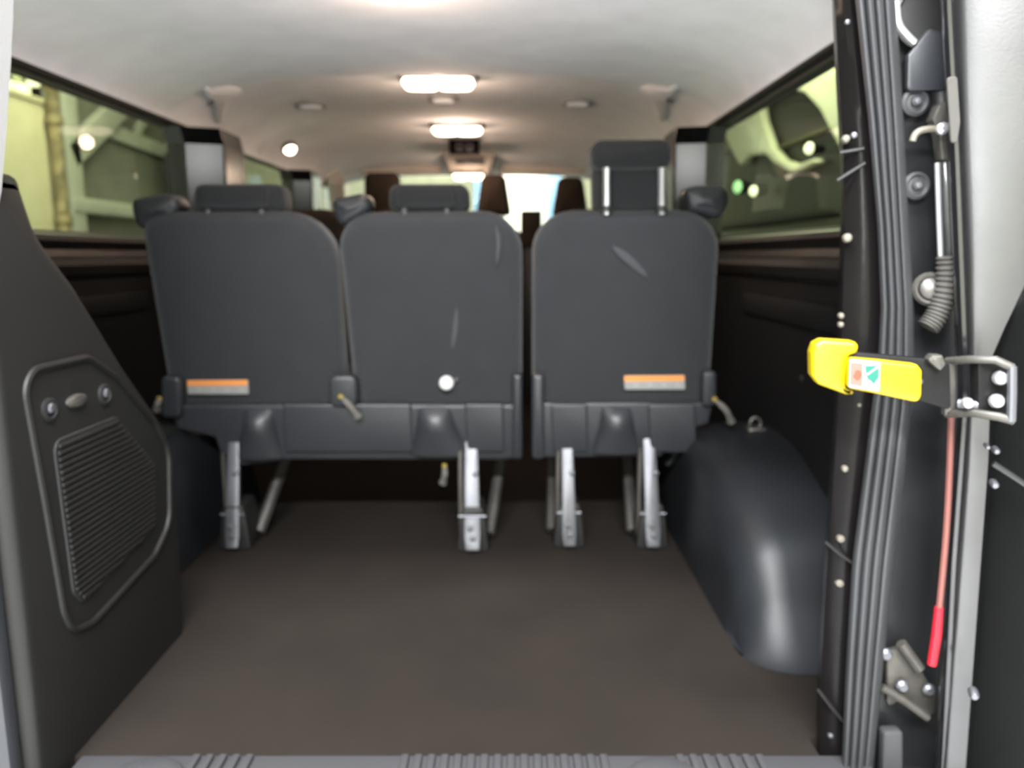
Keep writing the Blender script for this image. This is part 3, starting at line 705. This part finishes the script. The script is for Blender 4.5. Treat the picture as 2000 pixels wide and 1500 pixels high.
# cable clip assembly high on the jamb
cl = thing('cable_clip', atY(1815, 290, JY - .02), 'grey metal cable clip with a tan ring on the upper jamb', 'clip')
o = rpoly([Vector((q.x, q.z)) for q in (atY(1800, 240, JY), atY(1812, 212, JY), atY(1840, 200, JY), atY(1846, 262, JY), (atY(1842, 318, JY)), atY(1818, 318, JY), atY(1812, 270, JY))], .004, 3)
obj('bracket', slab(o, .02, .003, XZ(JY - .028), 2), 'galvanised', cl)
obj('ring', tube(spline([atY(x, y, JY - .032) for x, y in ((1782, 276), (1788, 262), (1802, 254), (1828, 252), (1842, 262))], 5), .0045, 8), 'cream_clip', cl)
q = atY(1838, 252, JY - .034); obj('bolt', lathe([(.008, 0), (.008, .006), (.004, .01)], q, (0, -1, 0), 10), 'steel_bright', cl)
tag(obj('stay_rod', tube([atY(1831, 318, JY - .022), atY(1834, 420, JY - .024), atY(1838, 520, JY - .022)], .0038, 10), 'steel_bright'), 'bright slim metal rod standing on the upper jamb', 'rod')
# corrugated conduit with its ring
cd = thing('cable_conduit', atY(1815, 640, JY - .03), 'ribbed grey cable conduit curling into the jamb above the yellow lever', 'conduit')
path = spline([atY(x, y, JY - .03) for x, y in ((1852, 500), (1851, 540), (1842, 585), (1828, 618), (1812, 640))], 12)
obj('sleeve', tube(path, [.0155 if i % 3 else .0125 for i in range(len(path))], 12), 'conduit', cd)
q = atY(1814, 566, JY - .012); obj('entry_ring', lathe([(.022, 0), (.024, .006), (.021, .011), (.017, .009), (.016, .0)], q, (-.2, -1, .2), 20), 'conduit', cd)
obj('entry_plug', lathe([(.017, 0), (.015, .012), (.009, .016), (.001, .017)], q, (-.2, -1, .2), 16), 'steel_dark', cd)
# lower hinge
o = rpoly([Vector((q.x, q.z)) for q in (atY(1722, 1370, JY), atY(1722, 1262, JY), atY(1758, 1252, JY), atY(1790, 1300, JY), atY(1818, 1350, JY), atY(1812, 1392, JY), atY(1760, 1350, JY))], .006, 3)
hg = obj('hinge', slab(o, .012, .003, XZ(JY - .018), 2), 'galvanised', JB); hg['label'] = 'grey steel door hinge'
obj('arm', tube([atY(1722, 1342, JY - .03), atY(1765, 1368, JY - .034), atY(1812, 1402, JY - .04)], .006, 8), 'galvanised', hg)
obj('knuckle', tube([atY(1760, 1256, JY - .03), atY(1796, 1306, JY - .034)], .008, 10), 'galvanised', hg)
for x, y in ((1760, 1338), (1728, 1276), (1812, 1345)):
    obj('bolt', lathe([(.010, 0), (.010, .005), (.006, .009), (.001, .009)], atY(x, y, JY - .022), (0, -1, 0), 8), 'steel', hg)
obj('bump_stop', slab(rpoly([Vector((q.x, q.z)) for q in (atY(1706, 1530, JY), atY(1708, 1408, JY), atY(1746, 1406, JY), atY(1746, 1530, JY))], .006, 3), .02, .004, XZ(JY - .03), 2), 'rubber', JB)

# ================================================================== THE OPEN REAR DOOR
DL = [(-80, 1834), (0, 1836), (300, 1852), (700, 1868), (800, 1868), (1100, 1846), (1300, 1836), (1580, 1822)]
dprof = [(0.0, .02), (.02, .0), (.22, -.006), (.30, -.012), (.36, -.020)]
# pixel columns across the door at each height: edge, roll start, roll crest, inner skin, frame edge
def door_cols(y):
    e = ip(DL, y)
    roll0 = ip([(-80, 1876), (250, 1886), (500, 1898), (700, 1902), (900, 1894), (1200, 1872), (1580, 1842)], y)
    crest = ip([(-80, 1950), (250, 1962), (450, 1960), (600, 1935), (700, 1918), (900, 1912), (1200, 1890), (1580, 1864)], y)
    inner = ip([(-80, 2060), (400, 2060), (560, 2000), (640, 1962), (700, 1936), (900, 1930), (1200, 1908), (1580, 1880)], y)
    return e, roll0, crest, inner
def bez(ps, n):
    out = []
    for i in range(n + 1):
        t = i / n; out.append(tuple((1 - t) ** 2 * ps[0][k] + 2 * t * (1 - t) * ps[1][k] + t * t * ps[2][k] for k in range(2)))
    return out
bm = bmesh.new(); rows = []; bm2 = bmesh.new(); rows2 = []
for y in range(-400, 1581, 20):
    e, r0, cr, inn = door_cols(y)
    cols = [(e, 1.075), (e + 2, 1.045), (e + (r0 - e) * .5, 1.030), (r0 - 6, 1.020)]
    wd = inn - r0; dp = .000175 * wd
    # convex roll from sideways-facing to rear-facing
    for (x, Y) in bez([(r0, 1.016), (r0 + wd * .30, 1.016 - dp * .6), (inn, 1.016 - dp)], 12): cols.append((x, Y))
    # inner skin drops back a little then runs on towards the viewer
    back = .018 * sm((y - 560) / 140)
    cols2 = [cols[-1], (inn + 8, 1.013 - dp + back), (inn + 60, .985 - dp + back * .6), (inn + 200, .93 - dp), (inn + 420, .85 - dp)]
    rows.append([bm.verts.new(atY(x, y, Y)) for x, Y in cols]); rows2.append([bm2.verts.new(atY(x, y, Y)) for x, Y in cols2])
for rr_, b_ in ((rows, bm), (rows2, bm2)):
    for r_ in rr_:
        r_.append(b_.verts.new(r_[-1].co + Vector((.05, .10, 0)))); r_.append(b_.verts.new(r_[0].co + Vector((.05, .06, 0))))
for a, b in zip(rows2, rows2[1:]): ring_faces(bm2, a, b)
bm2.faces.new(rows2[0]); bm2.faces.new(list(reversed(rows2[-1])))
for a, b in zip(rows, rows[1:]): ring_faces(bm, a, b)
bm.faces.new(rows[0]); bm.faces.new(list(reversed(rows[-1])))
DR = struct(obj('door_1', bm, 'paint_door'), 'open right rear door with glossy dark rolled edge')
obj('inner_panel', bm2, 'door_card', DR)
obj('edge_seal', strip(list(range(-400, 1581, 60)), [(y, ip(DL, y) + 1) for y in range(-400, 1581, 60)], [(y, ip(DL, y) + 26) for y in range(-400, 1581, 60)], [(0, .0), (.2, -.006), (.5, -.008), (.8, -.006), (1, 0)], lambda s: 1.035 - .012 * s), 'paint_black', DR)
o = rpoly([Vector((q.x, q.z)) for q in (atY(1846, 152, 1.02), atY(1866, 150, 1.02), atY(1872, 240, 1.02), atY(1866, 280, 1.02), atY(1854, 280, 1.02))], .004, 3)
obj('edge_label', slab(o, .004, .001, XZ(1.015), 1), 'conduit', DR)
for x, y, r in ((1945, 880, 7), (1942, 946, 8), (1902, 1356, 10), (1928, 872, 5)):
    q = atY(x, y, .955); k = r * .95 / FPX; obj('bolt', lathe([(k, -.01), (k, .004), (k * .6, .008), (.001, .008)], q, (-.4, -1, 0), 10), 'steel', DR)
obj('panel_crease', tube([atY(1940, 905, .952), atY(1975, 928, .945), atY(2050, 978, .93)], .004, 8), 'paint_jamb', DR)
# ================================================================== CHECK STRAP WITH THE YELLOW LEVER
ck = thing('door_check_lever', atY(1790, 790, .99), 'bright yellow door check lever with a symbol sticker on a black arm', 'lever')
HN = Vector((.16, 1, 0)).normalized(); HP = atY(1700, 730, .965)
def hp(px, py): return atP(px, py, HP, HN)
HU = Vector((1, -.16, 0)).normalized(); HV = Vector((0, 0, 1))
def h2(px, py): q = hp(px, py) - HP; return Vector((q.dot(HU), q.dot(HV)))
def MH(off): return lambda a, b, d: HP + HU * a + HV * b + HN * (d + off)
def hs(name, pts, r, depth, off, m, er=.003, seg=3, parent=None, crown=0):
    return obj(name, slab(rpoly([h2(*q) for q in pts], r, 5), depth, er, MH(off), seg, crown), m, parent or ck)
hook = hs('hook', [(1586, 690), (1592, 672), (1608, 664), (1672, 668), (1679, 676), (1676, 690), (1658, 696), (1652, 760), (1668, 764), (1670, 771), (1655, 772), (1600, 752), (1587, 735)], .006, .030, .002, 'yellow', .005, 3)
lever = hs('lever', [(1655, 697), (1716, 702), (1786, 710), (1795, 722), (1794, 770), (1788, 782), (1775, 781), (1700, 765), (1652, 756)], .006, .022, -.012, 'yellow', .004, 3)
tag(hook, 'yellow hooked end'); tag(lever, 'yellow flat grip')
stk = hs('sticker', [(1654, 698), (1714, 704), (1712, 762), (1652, 753)], .002, .001, -.0132, 'sticker_white', .0003, 1, lever)
hs('red_field', [(1656, 705), (1679, 707), (1678, 751), (1655, 747)], .001, .001, -.0138, 'sticker_pink', .0002, 1, stk)
hs('red_symbol', [(1660, 731), (1664, 727), (1664, 721), (1669, 719), (1675, 722), (1677, 730), (1673, 737), (1668, 740), (1664, 736)], .002, .001, -.0144, 'sticker_red', .0002, 1, stk)
hs('teal_field', [(1684, 712), (1710, 711), (1710, 734), (1705, 740), (1700, 748), (1696, 741), (1690, 738), (1686, 731)], .001, .001, -.0138, 'sticker_teal', .0002, 1, stk)
hs('diagonal_stroke', [(1686, 727), (1709, 711), (1711, 714), (1687, 731)], .0004, .001, -.0144, 'sticker_white', .0002, 1, stk)
hs('symbol_foot', [(1686, 744), (1694, 741), (1704, 750), (1709, 748), (1709, 757), (1686, 753)], .001, .001, -.0142, 'sticker_white', .0002, 1, stk)
hs('arm', [(1660, 688), (1740, 696), (1830, 704), (1864, 712), (1866, 806), (1838, 798), (1800, 786), (1660, 760)], .004, .014, .012, 'arm_black', .003, 2)
hs('arm_bolt', [(1793, 742), (1806, 740), (1808, 752), (1795, 754)], .004, .02, .004, 'steel_dark', .003, 2)
hs('spring_clip', [(1812, 704), (1822, 693), (1842, 694), (1848, 712), (1838, 726), (1828, 718)], .003, .02, .0, 'galvanised', .003, 2)
# pivot bar and the wire frame on the door
br = thing('check_bracket', atY(1920, 830, .94), 'steel door bracket with rods and two bright bolts beside the yellow lever', 'bracket')
def rod(name, pts, r, m): return obj(name, tube([atY(x, y, Y) for x, y, Y in pts], r, 10), m, br)
rod('pivot_bar', [(1853, 708, .985), (1853, 808, .985)], .0095, 'steel_dark')
rod('rod', [(1850, 705, .985), (1895, 702, .95), (1945, 703, .93), (1978, 718, .925)], .005, 'galvanised')
rod('rod', [(1848, 808, .985), (1900, 806, .95), (1950, 814, .93), (1980, 822, .925)], .0055, 'galvanised')
rod('upright', [(1977, 716, .925), (1977, 770, .923), (1975, 822, .925)], .0055, 'steel')
o = rpoly([Vector((q.x, q.z)) for q in (atY(1912, 812, .945), atY(1910, 706, .945), atY(1976, 714, .945), atY(1974, 818, .945))], .004, 3)
obj('plate', slab(o, .02, .003, XZ(.945), 2), 'arm_black', br)
for x, y, r, Y in ((1952, 738, 15, .94), (1945, 783, 15, .94), (1888, 787, 12, .955)):
    k = r * .9 / FPX; q = atY(x, y, Y); obj('bolt', lathe([(k, 0), (k, .006), (k * .75, .010), (.001, .011)], q, (-.3, -1, .1), 12), 'steel_bright', br)
rod('bolt_shank', [(1872, 788, .965), (1912, 792, .95)], .006, 'steel')
# red-tipped cord hanging from the bracket
cd = thing('pull_cord', atY(1820, 1298, 1.0), 'thin pink cord ending in a red tip, hanging below the bracket', 'cord')
obj('cord', tube(spline([atY(x, y, 1.01) for x, y in ((1858, 800), (1855, 900), (1848, 1040), (1834, 1192))], 5), .0042, 8), 'pink_cord', cd)
obj('red_tip', tube([atY(x, y, 1.01) for x, y in ((1834, 1186), (1829, 1240), (1820, 1298))], [.0055, .0066, .006], 10), 'red', cd)

# ================================================================== THE GARAGE OUTSIDE
struct(obj('garage_floor', box((-7, -4, -.62), (8, 12, -.58)), 'concrete'), 'grey concrete garage floor around the van')
struct(obj('garage_wall_front', box((-7, 10, -.6), (8, 10.1, 3.2)), 'garage_wall'), 'green-grey garage wall beyond the windscreen')
struct(obj('garage_wall_left', box((-5.1, -4, -.6), (-5, 12, 3.2)), 'garage_dark'), 'dark garage wall far to the left')
struct(obj('garage_wall_right', box((6, -4, -.6), (6.1, 12, 3.2)), 'garage_dark'), 'dark garage wall far to the right')
struct(obj('garage_wall_back', box((-7, -4.1, -.6), (8, -4, 3.2)), 'garage_wall'), 'garage wall behind the viewpoint')
struct(obj('garage_ceiling', box((-7, -4, 3.2), (8, 12, 3.3)), 'garage_dark'), 'dark garage ceiling')
GX = -2.4
MG = lambda off: (lambda a, b, d: Vector((GX - off - d, a, b)))
def g2(px, py): q = atX(px, py, GX); return Vector((q.y, q.z))
pn = thing('partition_panel', (GX, 3.9, -.58), 'tall cream yellow partition panel outside the left window', 'panel')
a, b = g2(50, 194), g2(104, 188); b = Vector((b.x, a.y)); o = [(2.9, -.58), (b.x, -.58), (b.x, b.y), (2.9, b.y)]
obj('sheet', slab(rpoly(o, .01, 2), .04, .005, MG(.0), 2), 'cream_panel', pn)
obj('top_cap', box((GX - .05, 2.9, b.y), (GX + .01, b.x, b.y + .03), .004), 'cream_panel', pn)
pipe = thing('wall_pipe', (GX + .05, g2(100, 300).x, -.58), 'rusty vertical pipe between cream panel and steel frame', 'pipe')
yp = g2(97, 300).x
obj('tube', tube([(GX + .04, yp, -.58), (GX + .04, yp, .6), (GX + .04, yp, 1.2), (GX + .04, yp, 2.1)], .03, 12), 'rust_pipe', pipe)
for z in (.95, 1.45, 1.62): obj('collar', lathe([(.040, -.02), (.042, 0), (.040, .02)], (GX + .04, yp, z), (0, 0, 1), 14), 'rust_pipe', pipe)
fr = thing('steel_frame_door', (GX, 5.1, -.58), 'sage green framed steel door with a diagonal brace outside the left window', 'door')
def bar(name, p, q, w, dep=.06, m='sage_steel', off=-.06):
    A, B = g2(*p), g2(*q); d = (B - A).normalized(); n_ = Vector((-d.y, d.x)) * w / 2
    return obj(name, slab([A + n_, B + n_, B - n_, A - n_], dep, .006, MG(off), 2), m, fr)
zt, zb = 1.95, -.58
y0, y1 = g2(112, 300).x, 6.6
obj('sheet', box((GX - .06, y0, zb), (GX - .02, y1, zt), .004), 'sage_panel', fr)
obj('frame_upright', box((GX - .04, y0 - .02, zb), (GX + .06, y0 + .13, zt), .01), 'sage_steel', fr)
obj('frame_upright', box((GX - .04, y1 - .1, zb), (GX + .06, y1, zt), .01), 'sage_steel', fr)
bar('brace', (122, 305), (232, 200), .13)
A = g2(125, 395); obj('frame_rail', box((GX - .04, y0, A.y - .05), (GX + .07, y1, A.y + .03), .008), 'sage_steel', fr)
bar('panel_rib', (200, 250), (325, 298), .09, .03, 'sage_steel', -.02); bar('panel_rib', (262, 262), (285, 225), .06, .03, 'sage_steel', -.02); bar('panel_rib', (325, 300), (345, 245), .08, .03, 'sage_steel', -.02)
bxx = thing('junction_box', (GX + .1, g2(335, 350).x, .8), 'dark box fixed on the steel door beside the pillar', 'box')
A, B = g2(308, 400), g2(362, 315); obj('case', box((GX + .07, A.x, A.y), (GX + .14, B.x + .2, B.y), .01), 'plastic_black', bxx); obj('lid', box((GX + .14, A.x + .04, A.y + .03), (GX + .15, B.x + .12, B.y - .03), .004), 'plastic_black', bxx)
A = g2(268, 214); tag(obj('hook', tube(spline([(GX + .02, A.x, A.y + .1), (GX + .05, A.x, A.y), (GX + .09, A.x + .02, A.y - .06)], 4), .03, 8), 'plastic_black'), 'small black hook near the top of the steel door', 'hook')
# fluorescent fittings visible high on the left
for i, (x, y, w, h, l) in enumerate(((38, 132, 50, 22, 'long bright ceiling tube light at the upper left corner'), (82, 154, 18, 28, 'upright bright bulb beside the rusty pipe top'), (30, 172, 20, 28, 'bright bulb left of the pair above the cream panel'), (55, 176, 18, 22, 'bright bulb right of the pair above the cream panel'))):
    XX = -3.4; c = atX(x, y, XX); k = (XX / ray(x, y).x) / FPX
    t = thing('ceiling_tube_light' if i == 0 else 'bulb_light', c + Vector((0, 0, -h * k / 2)), l, 'lamp', 'lamps beyond the cream panel')
    o = rpoly([(-w * k * .7, -h * k / 2), (w * k * .7, -h * k / 2), (w * k * .7, h * k / 2), (-w * k * .7, h * k / 2)], min(w, h) * k * .3, 4)
    obj('diffuser', slab(o, .12, .02, lambda a, b, d: Vector((XX - d, c.y + a, c.z + b)), 2), 'tube_glow', t)
    obj('fitting', box((XX - .16, c.y - w * k * .4, c.z + h * k * .4), (XX - .02, c.y + w * k * .4, c.z + h * k * .5 + .06), .005), 'garage_wall', t)
    obj('hanger', tube([(XX - .08, c.y, c.z + h * k * .5), (XX - .08, c.y, 3.205)], .012, 6), 'garage_dark', t)
# neighbouring cream vehicle on the right
NX = 1.8
def n2(px, py): q = atX(px, py, NX); return Vector((q.y, q.z))
MN = lambda off: (lambda a, b, d: Vector((NX + off + d, a, b)))
nv = thing('parked_van', (2.6, 5.6, -.58), 'cream van parked close alongside, seen through the right window', 'van')
obj('body', box((NX + .02, 3.2, -.3), (3.4, 7.6, .98), .08, 3), 'van_dark', nv)
obj('cabin_glass', box((NX + .10, 3.3, .95), (3.3, 7.4, 1.9), .10, 3), 'van_dark', nv)
rail = rpoly([n2(*q) for q in ((1476, 190), (1500, 160), (1625, 133), (1720, 128), (1720, 420), (1660, 330), (1625, 265), (1600, 215), (1570, 182), (1530, 172), (1495, 183))], .03, 4)
obj('roof_arch', slab(rail, .10, .02, MN(.0), 3), 'cream_paint', nv)
pil = rpoly([n2(*q) for q in ((1404, 230), (1438, 212), (1476, 188), (1482, 235), (1500, 288), (1520, 312), (1550, 322), (1582, 310), (1586, 317), (1540, 338), (1506, 318), (1488, 300), (1456, 304), (1440, 322), (1424, 295), (1410, 262))], .015, 3)
obj('door_pillar', slab(pil, .06, .01, MN(.02), 2), 'cream_paint', nv)
A, B = n2(1500, 292), n2(1612, 236); obj('interior_panel', box((NX + .06, min(A.x, B.x), A.y), (NX + .12, max(A.x, B.x), B.y), .02), 'olive_seat', nv)
A, B = n2(1378, 310), n2(1430, 255); obj('interior_panel', box((NX + .06, min(A.x, B.x), A.y), (NX + .12, max(A.x, B.x), B.y), .02), 'olive_seat', nv)
for yy_ in (3.9, 6.8):
    w_ = obj('wheel', lathe([(.30, 0), (.33, .03), (.33, .18), (.30, .21), (.18, .2), (.01, .19)], (NX + .2, yy_, -.25), (-1, 0, 0), 24), 'plastic_black', nv)
for x, y, r, m, l in ((1580, 290, 11, 'tube_glow', 'small bright lamp spot high in the right window'), (1440, 365, 12, 'green_glow', 'small green lamp spot low in the right window'), (1471, 373, 10, 'tube_glow', 'small pale lamp spot beside the green one')):
    c = atX(x, y, NX - .04); k = r * (c.x / ray(x, y).x) / FPX
    t = thing('marker_lamp', c - Vector((0, 0, k)), l, 'lamp', 'marker lamps on the parked van')
    obj('lens', lathe([(.001, .02), (k * .7, .014), (k, 0), (k, -.02)], c, (-1, -.4, 0), 14), m, t)
    obj('bezel', lathe([(k * 1.1, -.005), (k * 1.15, -.03), (k * .9, -.10)], c, (-1, -.4, 0), 14), 'plastic_black', t)
# what the windscreen shows
fw = thing('white_partition', (.2, 9.0, -.58), 'brightly lit white partition seen through the windscreen', 'partition')
obj('sheet', box((-.12, 9.0, -.58), (.62, 9.06, 2.4), .01), 'white_wall', fw)
obj('skirting', box((-.12, 8.98, -.58), (.62, 9.0, -.4), .005), 'white_wall', fw)
for x, l in ((1083, 'blue upright post at the right edge of the white partition'), (938, 'blue upright post behind the tapered headrest')):
    c = atY(x, 400, 8.6); t = thing('blue_post', (c.x, 8.6, -.58), l, 'post', 'blue posts'); obj('shaft', box((c.x - .07, 8.55, -.57), (c.x + .07, 8.65, 2.3), .01), 'blue_paint', t); obj('foot', box((c.x - .12, 8.5, -.58), (c.x + .12, 8.7, -.56), .004), 'blue_paint', t)
